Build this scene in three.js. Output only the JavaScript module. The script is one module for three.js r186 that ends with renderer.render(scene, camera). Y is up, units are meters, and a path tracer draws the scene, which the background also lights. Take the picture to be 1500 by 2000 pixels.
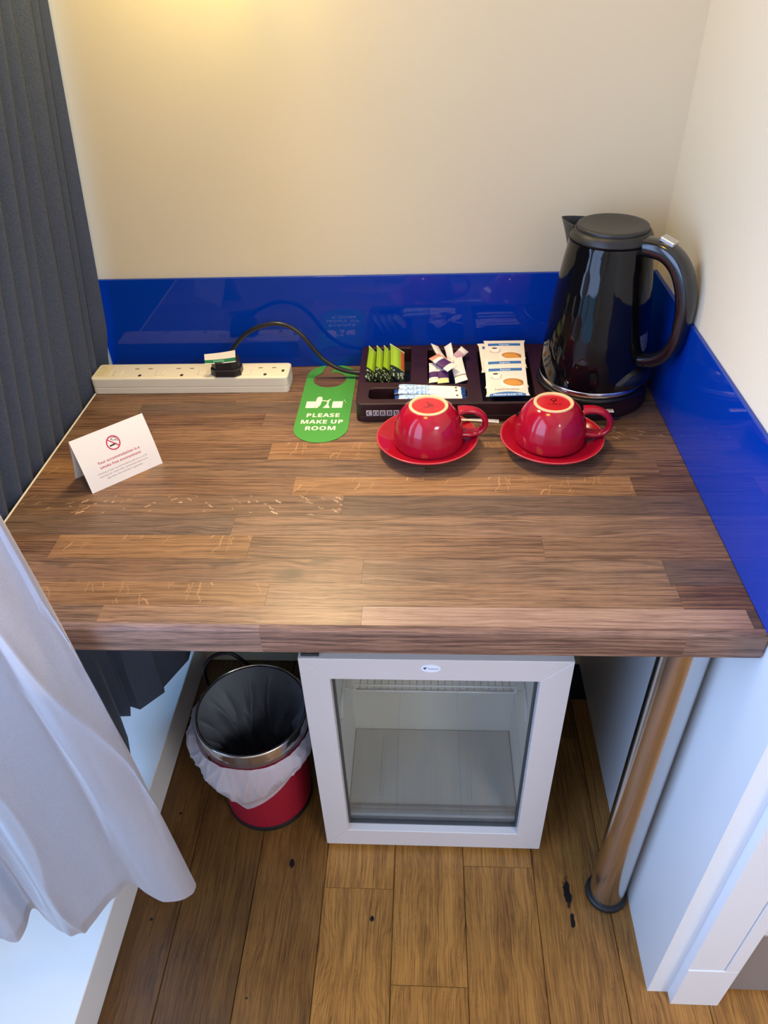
import * as THREE from 'three';
import { RoundedBoxGeometry } from 'three/addons/geometries/RoundedBoxGeometry.js';
import { mergeGeometries, mergeVertices, toCreasedNormals } from 'three/addons/utils/BufferGeometryUtils.js';
import { RectAreaLightUniformsLib } from 'three/addons/lights/RectAreaLightUniformsLib.js';

// ------------------------------------------------------------------ camera, sky, lights, exposure
const H = 0.7739, D = 0.6109, W = 0.9;          // worktop top, depth, width (the alcove's right wall is at x = W, its back wall at z = 0)
const scene = new THREE.Scene();
const camera = new THREE.PerspectiveCamera(69.57, 0.75, 0.05, 30);
camera.position.set(0.54245, 1.35671, 1.14442);
camera.rotation.set(-0.6681, 0.0719, -0.0433, 'YXZ');
const renderer = new THREE.WebGLRenderer({ antialias: true });
renderer.toneMapping = THREE.LinearToneMapping;
renderer.toneMappingExposure = 1.0;
renderer.shadowMap.enabled = true;
RectAreaLightUniformsLib.init();
// linear RGB of each light; the two ceiling ones are added fills
const SKY = [0.45, 1.05, 2.0], WIN_LOW = [0.05, 0.1, 0.1], WIN_HIGH = [2.4, 3, 4.8], CEIL_FILL = [18, 18.3, 19.6], BULB = [0.215, 0.175, 0.06], SPOT = [1.4, 1.05, 0.6], DOWN_FILL = [26, 16, 1.8];
const rgb = (a) => new THREE.Color().setRGB(a[0], a[1], a[2]);
scene.background = rgb(SKY);                                      // overcast daylight outside the window
for (const [c, y0, y1] of [[WIN_LOW, 0.2, 0.8], [WIN_HIGH, 0.8, 1.95]]) {
  const l = new THREE.RectAreaLight(rgb(c), 1, 1.5, y1 - y0); l.position.set(-0.21, (y0 + y1) / 2, 1.3); l.lookAt(2, (y0 + y1) / 2, 1.3); scene.add(l);
}

// ------------------------------------------------------------------ helpers
let seed = 7;
const rnd = () => { seed = (seed * 1664525 + 1013904223) >>> 0; return seed / 4294967296; };
const lin = (r, g, b) => new THREE.Color().setRGB(r, g, b);
const css = (s) => new THREE.Color(s);
const taken = {};
const numbered = (n) => { const k = taken[n] || 0; taken[n] = k + 1; return k ? `${n}_${String(k).padStart(3, '0')}` : n; };
function thing(name, label, category, [x, y, z] = [0, 0, 0], turn = 0, group) {
  const o = new THREE.Group(); o.name = numbered(name); o.position.set(x, y, z); o.rotation.y = turn;
  o.userData = { label, category }; if (group) o.userData.group = group;
  scene.add(o); return o;
}
function part(name, geo, mat, parent, label) {
  const m = new THREE.Mesh(geo, mat); m.name = name; m.castShadow = m.receiveShadow = true;
  if (label) m.userData.label = label;
  parent.add(m); return m;
}
function struct(name, geo, mat) {
  const m = geo ? new THREE.Mesh(geo, mat) : new THREE.Group(); m.name = name; m.userData.kind = 'structure';
  m.castShadow = m.receiveShadow = true; scene.add(m); return m;
}
const M = (color, roughness = 0.6, more = {}) => new THREE.MeshPhysicalMaterial({ color, roughness, ...more });
function bx(x0, x1, y0, y1, z0, z1, r = 0) {
  const g = r ? new RoundedBoxGeometry(x1 - x0, y1 - y0, z1 - z0, 3, r) : new THREE.BoxGeometry(x1 - x0, y1 - y0, z1 - z0);
  g.translate((x0 + x1) / 2, (y0 + y1) / 2, (z0 + z1) / 2); return g;
}
const merge = (a) => mergeGeometries(a.map((g) => { const q = g.index ? g.toNonIndexed() : g; for (const k of Object.keys(q.attributes)) if (!['position', 'normal', 'uv'].includes(k)) q.deleteAttribute(k); return q; }));
function lathe(pts, seg = 64) { return new THREE.LatheGeometry(pts.map(([r, y]) => new THREE.Vector2(r, y)), seg); }
function tube(pts, r, seg = 48, rad = 10, closed = false) { return new THREE.TubeGeometry(new THREE.CatmullRomCurve3(pts.map((p) => new THREE.Vector3(...p)), closed), seg, r, rad, closed); }
// a grid of points f(u, v) -> [x, y, z], u and v in 0..1
function grid(nu, nv, f) {
  const pos = [], uv = [], idx = [];
  for (let j = 0; j <= nv; j++) for (let i = 0; i <= nu; i++) { pos.push(...f(i / nu, j / nv)); uv.push(i / nu, j / nv); }
  for (let j = 0; j < nv; j++) for (let i = 0; i < nu; i++) { const a = j * (nu + 1) + i, b = a + 1, c = a + nu + 1, d = c + 1; idx.push(a, b, d, a, d, c); }
  const g = new THREE.BufferGeometry();
  g.setAttribute('position', new THREE.Float32BufferAttribute(pos, 3)); g.setAttribute('uv', new THREE.Float32BufferAttribute(uv, 2)); g.setIndex(idx); g.computeVertexNormals(); return g;
}
// uv taken straight from the object's own x and z (or x and y), scaled to 0..1 over a box
function planeUV(g, a, b, a0, a1, b0, b1) {
  const p = g.attributes.position, uv = new Float32Array(p.count * 2);
  for (let i = 0; i < p.count; i++) { uv[2 * i] = (p['get' + a](i) - a0) / (a1 - a0); uv[2 * i + 1] = (p['get' + b](i) - b0) / (b1 - b0); }
  g.setAttribute('uv', new THREE.BufferAttribute(uv, 2)); return g;
}
// ---- noise
const hash = (x, y, s) => { let h = (x * 374761393 + y * 668265263 + s * 974711) | 0; h = Math.imul(h ^ (h >>> 13), 1274126177); return ((h ^ (h >>> 16)) >>> 0) / 4294967296; };
function vn(x, y, s) {
  const xi = Math.floor(x), yi = Math.floor(y); let u = x - xi, v = y - yi; u = u * u * (3 - 2 * u); v = v * v * (3 - 2 * v);
  const a = hash(xi, yi, s), b = hash(xi + 1, yi, s), c = hash(xi, yi + 1, s), d = hash(xi + 1, yi + 1, s);
  return a + (b - a) * u + (c - a) * v + (a - b - c + d) * u * v;
}
const fbm = (x, y, s, n = 4) => { let t = 0, a = 0.5; for (let i = 0; i < n; i++) { t += a * vn(x, y, s + i); x *= 2.03; y *= 2.03; a *= 0.5; } return t; };
const clamp = (v, a = 0, b = 1) => Math.min(b, Math.max(a, v));
const sstep = (a, b, v) => { v = clamp((v - a) / (b - a)); return v * v * (3 - 2 * v); };
function dataTex(w, h, f, srgb = true) {
  const d = new Uint8Array(w * h * 4);
  for (let j = 0; j < h; j++) for (let i = 0; i < w; i++) { const c = f(i, j), k = 4 * (j * w + i); d[k] = clamp(c[0], 0, 255); d[k + 1] = clamp(c[1], 0, 255); d[k + 2] = clamp(c[2], 0, 255); d[k + 3] = 255; }
  const t = new THREE.DataTexture(d, w, h); t.wrapS = t.wrapT = THREE.RepeatWrapping; t.magFilter = THREE.LinearFilter; t.minFilter = THREE.LinearMipmapLinearFilter; t.generateMipmaps = true;
  if (srgb) t.colorSpace = THREE.SRGBColorSpace; t.needsUpdate = true; return t;
}
function canvasTex(w, h, draw) {
  const c = document.createElement('canvas'); c.width = w; c.height = h; draw(c.getContext('2d'), w, h);
  const t = new THREE.CanvasTexture(c); t.colorSpace = THREE.SRGBColorSpace; return t;
}
const mix3 = (a, b, t) => [a[0] + (b[0] - a[0]) * t, a[1] + (b[1] - a[1]) * t, a[2] + (b[2] - a[2]) * t];
// wood with the grain along the texture's width; w px over `len` metres, h px over `wid` metres
function wood(w, h, len, wid, s, o) {
  const kn = o.knots || [], fl = [], xs = o.xs ?? 0.6;
  for (let k = 0; k < (o.flecks || 0); k++) { const h = (m) => hash(k, m, s + 70), an = -(o.fleckA ?? 0.5) * (0.5 + h(1)) ; fl.push([h(2) * len * 100, h(3) * wid * 100 * 1.1, Math.cos(an), Math.sin(an), (o.fleckL ?? 0.9) * (0.4 + h(4)), (o.fleckW ?? 0.09) * (0.6 + 0.8 * h(5)), (h(6) - 0.5) * 1.2, 0.35 + 0.6 * h(7)]); }
  const tex = dataTex(w, h, (i, j) => {
    const x = i / w * len * 100, y = j / h * wid * 100;             // centimetres
    let yy = y + o.wave * (fbm(x * 0.09, y * 0.22, s, 3) - 0.5) * 6 + 0.35 * (fbm(x * 0.5, y * 0.6, s + 9, 2) - 0.5);
    let dark = 0;
    for (const [kx, ky, kr, ks] of kn) { const dx = (x - kx) / (kr * 3.2), dy = (y - ky) / kr, q = Math.exp(-(dx * dx + dy * dy) * 0.5); yy += q * Math.sign(dy || 1) * kr * 0.9; const e = Math.hypot((x - kx) / (kr * ks), y - ky) / kr + 0.5 * (fbm(x * 1.5, y * 1.5, s + 50, 2) - 0.5); dark = Math.max(dark, 1 - sstep(0.28, 0.5, e)); }
    const ring = 0.5 + 0.5 * Math.sin(yy * o.freq + 3 * fbm(x * 0.05, yy * 0.5, s + 3, 2) * 6);
    const yf = y + 0.22 * (yy - y), fib = fbm(x * 0.5 * xs, yf * 16, s + 5, 3), fine = vn(x * 1.6 * xs, yf * 34, s + 7);
    const pore = Math.pow(vn(x * 1.1 * xs + 30, yf * 24, s + 11), 5);
    const cloud = fbm(x * 0.12 + 5, y * 0.5, s + 13, 3);
    const yl = y + 0.45 * (yy - y), line = 1.25 * Math.pow(1 - Math.abs(2 * vn(x * 0.13 * xs, yl * (o.lineF ?? 7), s + 17) - 1), 5) + 0.7 * Math.pow(1 - Math.abs(2 * vn(x * 0.3 * xs, yl * 2.1 * (o.lineF ?? 7), s + 19) - 1), 6);
    let t = (o.lineK ?? 0.42) * (line - 0.25) + 0.42 * Math.pow(ring, o.sharp || 1.6) * (o.ringK ?? 1) + (o.fibK ?? 1.0) * (fib - 0.32) + 0.2 * (fine - 0.3) + 0.4 * pore + (o.cloudK ?? 0.5) * (cloud - 0.45);
    let c = mix3(o.light, o.dark, clamp(t));
    if (fl.length) { let e = 0; for (const [fx, fy, dx, dy, len, wd, cv, al] of fl) { const px = x - fx, py = y - fy, q = px * dx + py * dy; if (q < 0 || q > len) continue; const d = Math.abs(-px * dy + py * dx + cv * q * (len - q) / len + 0.05 * Math.sin(q * 9 + fx)); e = Math.max(e, al * sstep(wd, wd * 0.35, d) * sstep(0, 0.12, q) * sstep(0, 0.12, len - q)); } c = mix3(c, o.fleckC, e); }
    if (o.smudge) { const q = fbm(x * 0.22, y * 0.35, s + 31, 3); c = mix3(c, [70, 58, 50], o.smudge * sstep(0.42, 0.68, q)); }
    return dark ? mix3(c, [16, 14, 16], dark) : c;
  });
  tex.wrapS = tex.wrapT = THREE.MirroredRepeatWrapping; return tex;
}

// ------------------------------------------------------------------ the room
const wallNoise = dataTex(256, 256, (i, j) => { const v = 120 + 60 * (fbm(i / 22, j / 22, 3, 4) - 0.5) + 25 * (vn(i / 3, j / 3, 5) - 0.5); return [v, v, v]; }, false);
const paintBump = (rep) => { const t = wallNoise.clone(); t.repeat.set(rep, rep); t.needsUpdate = true; return t; };
const cream = M(lin(0.72, 0.62, 0.44), 0.72, { bumpMap: paintBump(4), bumpScale: 0.0006 });
const whiteWall = M(lin(0.78, 0.74, 0.66), 0.6, { bumpMap: paintBump(4), bumpScale: 0.0006 });
const whiteGloss = M(lin(0.8, 0.8, 0.8), 0.35, { bumpMap: paintBump(2), bumpScale: 0.0003 });

struct('wall_back', bx(-0.3, W, 0, 2.4, -0.1, -0.0), cream);
const wallRight = struct('wall_right');
part('upper_wall', bx(W, 1.0, H - 0.02, 2.4, -0.1, 0.6737), M(lin(0.79, 0.71, 0.55), 0.6, { bumpMap: paintBump(4), bumpScale: 0.0006 }), wallRight);  // same wall as the part below, its cream holding the warm light
part('lower_wall', bx(W, 1.0, 0, H - 0.02, -0.1, 0.6737), M(lin(0.8, 0.82, 0.84), 0.35, { bumpMap: paintBump(2), bumpScale: 0.0004 }), wallRight);  // glossy; cooler white put in for the daylight on this part
struct('wall_door_side', merge([bx(1.0, 1.82, 2.02, 2.4, 0.57, 0.6737), bx(1.82, 3.1, 0, 2.4, 0.57, 0.6737)]), whiteWall);
struct('wall_left', merge([bx(-0.32, -0.2, 0, 0.14, -0.1, 3.3), bx(-0.32, -0.2, 2.1, 2.4, -0.1, 3.3), bx(-0.32, -0.2, 0.14, 2.1, -0.1, 0.05), bx(-0.32, -0.2, 0.14, 2.1, 2.4, 3.3)]), whiteWall);
struct('wall_far', bx(3.0, 3.1, 0, 2.4, 0.67, 3.3), whiteWall);
struct('wall_rear', bx(-0.2, 3.0, 0, 2.4, 3.2, 3.3), whiteWall);
struct('ceiling', bx(-0.32, 3.1, 2.4, 2.5, -0.1, 3.3), M(lin(0.8, 0.79, 0.76), 0.8));
struct('trim_1', bx(-0.2, 0.0198, 0, 0.0904, 0.0, 3.2, 0.0025), M(lin(0.82, 0.83, 0.84), 0.4, { bumpMap: paintBump(1), bumpScale: 0.0004 }));     // low white window ledge
const win = struct('window_1');
{
  const f = M(lin(0.75, 0.75, 0.75), 0.4);
  part('frame', merge([bx(-0.29, -0.24, 0.14, 0.19, 0.05, 2.4), bx(-0.29, -0.24, 2.05, 2.1, 0.05, 2.4), bx(-0.29, -0.24, 0.19, 2.05, 0.05, 0.1), bx(-0.29, -0.24, 0.19, 2.05, 2.35, 2.4), bx(-0.29, -0.24, 0.19, 2.05, 1.2, 1.25)]), f, win);
  for (const [a, b] of [[0.1, 1.2], [1.25, 2.35]]) part('pane', bx(-0.268, -0.264, 0.19, 2.05, a, b), new THREE.MeshPhysicalMaterial({ color: 0xffffff, transmission: 1, thickness: 0, roughness: 0, ior: 1.45 }), win);
}

// floor: oak planks running towards the camera, each its own board
const floor = struct('floor');
part('subfloor', bx(-0.3, 3.1, -0.05, -0.013, -0.1, 3.3), M(lin(0.012, 0.009, 0.007), 0.9), floor);
function plankGeo(w, l, u0, v0, uLen, vLen) {   // grain along z; small chamfer on the long edges
  const c = 0.0012, t = 0.012, hw = w / 2, hl = l / 2;
  const prof = [[-hw, -t], [-hw, -c], [-hw + c, 0], [hw - c, 0], [hw, -c], [hw, -t]];
  const pos = [], uv = [], idx = [];
  prof.forEach(([x, y], i) => { if (i < prof.length - 1) { const [x2, y2] = prof[i + 1], k = pos.length / 3; for (const [px, py] of [[x, y], [x2, y2]]) for (const z of [-hl, hl]) { pos.push(px, py, z); uv.push(u0 + (z + hl) / uLen, v0 + (px + hw) / vLen); } idx.push(k, k + 1, k + 3, k, k + 3, k + 2); } });
  for (const z of [-hl, hl]) { const k = pos.length / 3; prof.forEach(([x, y]) => { pos.push(x, y, z); uv.push(u0, v0); }); for (let i = 1; i < 5; i++) idx.push(...(z > 0 ? [k, k + i + 1, k + i] : [k, k + i, k + i + 1])); }
  const g = new THREE.BufferGeometry(); g.setAttribute('position', new THREE.Float32BufferAttribute(pos, 3)); g.setAttribute('uv', new THREE.Float32BufferAttribute(uv, 2)); g.setIndex(idx); g.computeVertexNormals(); return g;
}
const FL = [184, 130, 62], FD = [84, 50, 20];
const floorTex = [];
// variants: [knots in cm along the 60 cm of the picture and across 12.65 cm]; used with a phase so that the marks fall where the boards show them
const fv = [[], [[25.5, 6.2, 1.1, 1.6], [47.5, 1.9, 0.55, 1.3]], [[21.5, 2.9, 0.45, 1.2], [5, 9, 0.8, 1.5]], [[32, 5.5, 1.3, 3.2], [37, 5.8, 0.9, 3]], [[50, 8, 0.6, 1.2]], []];
fv.forEach((k, n) => floorTex.push(wood(1024, 256, 0.6, 0.1265, 100 + n * 17, { light: FL, dark: FD, wave: 0.45 + 0.35 * (n % 3), freq: 5.5 - 0.8 * (n % 2), sharp: 3, ringK: 0.3, cloudK: 0.6, fibK: 0.95, lineF: 5, lineK: 0.2, xs: 0.4, knots: k })));
const floorMat = floorTex.map((t) => { const b = M(lin(1, 1, 1), 0.36, { map: t, bumpMap: t, bumpScale: 0.0005, specularIntensity: 0.9 }); return b; });
const PW = 0.1267, s0 = 0.2325;
function board(col, z0, z1, v, u0 = 0, tone = 1) {
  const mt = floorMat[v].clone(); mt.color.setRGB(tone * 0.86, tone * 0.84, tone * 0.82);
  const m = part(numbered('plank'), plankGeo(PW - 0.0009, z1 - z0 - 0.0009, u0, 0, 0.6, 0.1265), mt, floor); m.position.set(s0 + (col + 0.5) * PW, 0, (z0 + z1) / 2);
}
board(-3, -0.05, 1.1, 0, 0.2, 0.85); board(-2, -0.05, 1.3, 4, 0.1, 0.36); board(-1, -0.05, 1.0, 0, 0.6, 0.36);  // left boards: darker oak, toned down further for the shade there
board(0, 0.23, 1.0, 1, 0, 0.55); board(0, -0.05, 0.23, 5, 0, 0.36);  // tones include the shade under the desk, deepest in the back length
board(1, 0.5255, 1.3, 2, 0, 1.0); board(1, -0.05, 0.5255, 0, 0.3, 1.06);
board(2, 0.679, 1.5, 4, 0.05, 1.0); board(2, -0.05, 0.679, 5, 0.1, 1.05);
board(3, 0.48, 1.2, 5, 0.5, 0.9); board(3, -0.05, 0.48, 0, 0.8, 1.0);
board(4, 0.2, 1.1, 3, 0, 0.8); board(4, -0.05, 0.2, 0, 0.1, 0.45);  // back length cut off and darkened to hold the shade beside the fridge
board(5, 0.1, 1.4, 5, 0.7, 0.95); board(6, 0.2, 1.2, 0, 0.45, 1.02); board(7, 0.4, 1.5, 2, 0.3, 0.96);
{ // the rest of the room's floor, out of the photograph's view
  const ends = { '-3': 1.1, '-2': 1.3, '-1': 1, 0: 1, 1: 1.3, 2: 1.5, 3: 1.2, 4: 1.1, 5: 1.4, 6: 1.2, 7: 1.5 };
  for (let c = -3; c <= 22; c++) { let z = ends[c] ?? 0.57 - rnd() * 0.4; while (z < 3.2) { const n = Math.min(z + 0.9 + rnd() * 0.6, 3.25); board(c, z, n, Math.floor(rnd() * 6), rnd(), 0.9 + rnd() * 0.2); z = n; } }
}

// door opening beside the alcove: moulded frame, leaf and metal kick plate
const door = struct('door_1');
{
  const p = M(lin(0.78, 0.78, 0.8), 0.38, { bumpMap: paintBump(2), bumpScale: 0.0003 });
  part('plinth_block', bx(0.932, 1.0057, 0, 0.132, 0.6737, 0.691, 0.0008), p, door);
  part('architrave', merge([bx(0.932, 0.984, 0.1325, 2.08, 0.6737, 0.6895, 0.0008), bx(0.9852, 1.0057, 0.132, 2.08, 0.6737, 0.691, 0.0008), bx(0.984, 0.9855, 0.1325, 2.08, 0.6737, 0.687)]), p, door);
  part('leaf', bx(1.003, 1.818, 0.006, 2.018, 0.628, 0.668, 0.002), p, door);
  part('kick_plate', bx(1.024, 1.79, 0.008, 0.205, 0.668, 0.6695, 0.0005), M(lin(0.3, 0.28, 0.28), 0.45, { metalness: 0.35 }), door);
}

// cobalt glass splashbacks
const blueGlass = M(lin(0.001, 0.037, 0.36), 0.03, { ior: 1.5, specularIntensity: 0.75 });
{
  const a = thing('splashback', 'long cobalt blue glass strip on the back wall behind the power strip and tray', 'splashback');
  part('glass_panel', bx(0.0, W - 0.006, H, H + 0.1562, 0, 0.006, 0.001), blueGlass, a);
  const b = thing('splashback', 'cobalt blue glass strip on the side wall beside the black kettle', 'splashback');
  part('glass_panel', bx(W - 0.006, W, H, H + 0.1562, 0, 0.662, 0.001), blueGlass, b);
}

// ------------------------------------------------------------------ desk: laminated wood staves, front edging, white end trim, steel leg
const desk = thing('desk', 'brown wood-stave worktop with a rounded front edge and one steel leg', 'desk');
{
  const base = [{ light: [156, 121, 93], dark: [80, 57, 45], wave: 0.3, freq: 7 }, { light: [152, 119, 95], dark: [76, 57, 47], wave: 0.6, freq: 5 }, { light: [164, 124, 88], dark: [100, 70, 47], wave: 0.4, freq: 6, flecks: 34, fleckL: 2.4, fleckA: 1.1, fleckW: 0.09, fleckC: [196, 150, 102] }, { light: [128, 103, 87], dark: [72, 58, 51], wave: 0.9, freq: 4 }, { light: [148, 112, 86], dark: [68, 48, 39], wave: 0.25, freq: 9 }, { light: [138, 107, 85], dark: [70, 53, 44], wave: 0.5, freq: 5, flecks: 70, fleckL: 1.1, fleckA: 0.55, fleckW: 0.13, fleckC: [208, 176, 142] }, { light: [178, 146, 126], dark: [126, 97, 84], wave: 0.15, freq: 9 }, { light: [150, 114, 88], dark: [80, 58, 46], wave: 0.7, freq: 4.5, smudge: 0.75 }];
  const mats = base.map((o, n) => { const t = wood(1024, 160, 0.5, 0.0417, 300 + 23 * n, { cloudK: 0.45, ringK: 0.45, ...o }); return M(lin(1, 1, 1), 0.4, { map: t, bumpMap: t, bumpScale: 0.0002, specularIntensity: 1 }); });
  // one flat stave: its top has its own edges, its uv is in real size
  function stave(x0, x1, z0, z1, k, tone = 1, warm = 1) {
    const g = bx(x0 + 0.0001, x1 - 0.0001, H - 0.004, H - (rnd() * 0.00008), z0 + 0.0001, z1 - 0.0001);
    const p = g.attributes.position, u = g.attributes.uv, ph = rnd();
    for (let i = 0; i < p.count; i++) u.setXY(i, ph + (p.getX(i) - x0) / 0.5, (p.getZ(i) - z0) / 0.0417);
    const m = mats[k].clone(); tone *= 0.88; m.color.setRGB(tone, tone * (0.5 + 0.5 * warm), tone * warm); return part(numbered('stave'), g, m, desk);
  }
  const Z = [0.6029, 0.5753, 0.5385, 0.4977, 0.4547, 0.4147, 0.373, 0.3315, 0.288, 0.2444, 0.2025, 0.161, 0.1276, 0.0855, 0.0435, 0.0005];
  const R = [
    [[0.1824, 1, 0.95], [0.4733, 0, 1.12], [0.8838, 6, 0.98], [W, 3, 0.7]],
    [[0.3641, 2, 0.92], [0.8196, 0, 1.02], [W, 4, 0.82, 0.9]],
    [[0.4693, 7, 0.98], [0.8149, 1, 0.95], [W, 3, 0.88]],
    [[0.0843, 4, 0.85], [0.3287, 2, 0.95], [0.6822, 4, 1.06], [W, 0, 0.9]],
    [[0.2998, 3, 1.02], [W, 1, 1.04]],
    [[0.0849, 5, 0.85], [0.4352, 5, 1.05], [W, 3, 0.92, 0.97]],
    [[0.3648, 4, 1.05], [0.8136, 2, 1.1], [W, 4, 0.78]],
    [[0.1567, 2, 0.95], [0.5415, 1, 0.9], [0.856, 0, 0.85], [W, 4, 0.9]],
    [[0.3185, 4, 0.98], [0.6653, 2, 1.08], [W, 0, 0.95]],
    [[0.13, 1, 0.9], [0.53, 0, 1.06], [W, 5, 0.92]],
    [[0.295, 4, 0.96], [0.62, 1, 1.02], [W, 0, 0.84]],
    [[0.0901, 0, 0.95], [0.47, 3, 0.98], [W, 1, 0.86]],
    [[0.24, 4, 1], [0.66, 0, 0.9], [W, 1, 0.9]], [[0.36, 0, 0.85], [0.7, 4, 0.85], [W, 3, 0.9]], [[0.2, 1, 0.85], [0.5, 0, 0.9], [W, 4, 0.85]],
  ];
  R.forEach((row, r) => { let x = 0.0012; for (const [x1, k, tone, warm] of row) { stave(x, Math.min(x1, W - 0.006), Z[r + 1], Z[r], k, tone, warm ?? 1); x = x1; } });
  part('core_board', bx(0.0012, W - 0.001, H - 0.0365, H - 0.0042, 0.001, D - 0.009), M(lin(0.09, 0.055, 0.035), 0.7), desk);
  // rounded front edging in three lengths
  const prof = [[D - 0.0081, H - 0.0365]];
  prof.push([D - 0.0015, H - 0.0375], [D, H - 0.036]);
  for (let i = 0; i <= 8; i++) { const a = i / 8 * Math.PI / 2; prof.push([D - 0.008 + 0.008 * Math.cos(a), H - 0.008 + 0.008 * Math.sin(a)]); }
  prof.push([D - 0.0081, H - 0.004]);
  let x = 0.0012;
  for (const [x1, k, tone] of [[0.364, 1, 0.98], [0.8148, 4, 1.0], [W - 0.003, 1, 0.95]]) {
    const pos = [], uv = [], idx = []; let s = 0; const ph = rnd(), x0 = x + 0.0001;
    prof.forEach(([z, y], i) => { if (i) s += Math.hypot(z - prof[i - 1][0], y - prof[i - 1][1]); for (const q of [x0, x1]) { pos.push(q, y, z); uv.push(ph + q / 0.5, s / 0.0417); } if (i) { const a = 2 * i; idx.push(a - 2, a - 1, a + 1, a - 2, a + 1, a); } });
    const n = prof.length; for (const e of [0, 1]) { const k0 = pos.length / 3; prof.forEach(([z, y]) => { pos.push(e ? x1 : x0, y, z); uv.push(0, 0); }); for (let i = 1; i < n - 1; i++) idx.push(...(e ? [k0, k0 + i + 1, k0 + i] : [k0, k0 + i, k0 + i + 1])); }
    let g = new THREE.BufferGeometry(); g.setAttribute('position', new THREE.Float32BufferAttribute(pos, 3)); g.setAttribute('uv', new THREE.Float32BufferAttribute(uv, 2)); g.setIndex(idx); g = toCreasedNormals(g, 0.6);
    const m = mats[k].clone(); m.color.setRGB(tone * 0.96, tone * 0.92, tone * 1.0); part(numbered('front_edging'), g, m, desk); x = x1;  // faint lavender tint stands in for cool light on the front face
  }
  part('end_trim', bx(-0.0016, 0.0012, H - 0.036, H + 0.0002, 0.004, D - 0.004), M(lin(0.75, 0.72, 0.66), 0.5), desk, 'thin white end strip');
  const leg = part('leg', lathe([[0.0295, 0.012], [0.0295, H - 0.045], [0.045, H - 0.0435], [0.045, H - 0.038], [0, H - 0.038]], 64).translate(0.862, 0, 0.522), M(lin(0.62, 0.6, 0.58), 0.16, { metalness: 1 }), desk, 'round brushed steel leg');
  part('foot', lathe([[0, 0], [0.0335, 0], [0.035, 0.003], [0.035, 0.009], [0.031, 0.013], [0.0, 0.013]], 48).translate(0.862, 0, 0.522), M(lin(0.012, 0.013, 0.016), 0.45), leg, 'black plastic foot');
}

// ------------------------------------------------------------------ curtains
const weave = (a, b, s, cell) => dataTex(512, 512, (i, j) => { const v = 0.55 * vn(i / cell, j / cell, s) + 0.45 * hash(i, j, s); return mix3(a, b, v); });
{
  const t = weave([40, 48, 63], [100, 108, 124], 61, 2.2); t.repeat.set(9, 14);
  const wool = M(lin(0.95, 0.95, 1), 0.95, { map: t, bumpMap: t, bumpScale: 0.0006, sheen: 0.5, sheenColor: lin(0.25, 0.27, 0.32), sheenRoughness: 0.6 });
  const c = thing('dark_curtain', 'charcoal blue wool curtain hanging in pleats beside the desk', 'curtain');
  // pleat ridges: z near the top of the view and at the worktop, and the hem's plan under the worktop
  const zt = [0.012, 0.022, 0.045, 0.098, 0.13, 0.158, 0.2, 0.235, 0.27, 0.31, 0.36, 0.41], zb = [0.012, 0.062, 0.087, 0.143, 0.22, 0.25, 0.294, 0.331, 0.366, 0.41, 0.46, 0.52];
  const hem = [[0.03, 0.02], [0.034, 0.12], [0.001, 0.193], [0.0065, 0.206], [-0.0315, 0.25], [-0.054, 0.243], [-0.046, 0.266], [-0.067, 0.267], [-0.036, 0.315], [-0.012, 0.366], [-0.03, 0.43], [-0.02, 0.54]];
  const NR = zt.length - 1, per = 14;
  const f = (u, v) => {
    const y = 0.14 + v * 2.2, q = u * NR, i = Math.min(NR - 1, Math.floor(q)), t = q - i;
    const k = clamp((y - 0.77) / 0.53, 0, 1.6), za = zb[i] + (zt[i] - zb[i]) * k, zc = zb[i + 1] + (zt[i + 1] - zb[i + 1]) * k;
    const z = za + (zc - za) * t, amp = 0.75 * Math.min(0.042, Math.abs(zc - za));
    const x = -0.006 + 0.1 * Math.max(0, y - 0.76) - amp * (t > 0.84 ? Math.sin((1 - t) / 0.16 * Math.PI / 2) : Math.pow(Math.sin(t / 0.84 * Math.PI / 2), 1.2));
    const ed = i === 0 ? 0.008 * (1 - t) * sstep(0.782, 0.86, y) : 0;
    const hx = hem[i][0] + (hem[i + 1][0] - hem[i][0]) * t, hz = hem[i][1] + (hem[i + 1][1] - hem[i][1]) * t;
    const w = sstep(0.74, 0.2, y);
    return [x + ed + (hx - x - ed) * w, y, Math.max(0.0095, z + (hz - z) * w)];
  };
  part('cloth', grid(NR * per, 90, f), wool, c);
}
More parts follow.
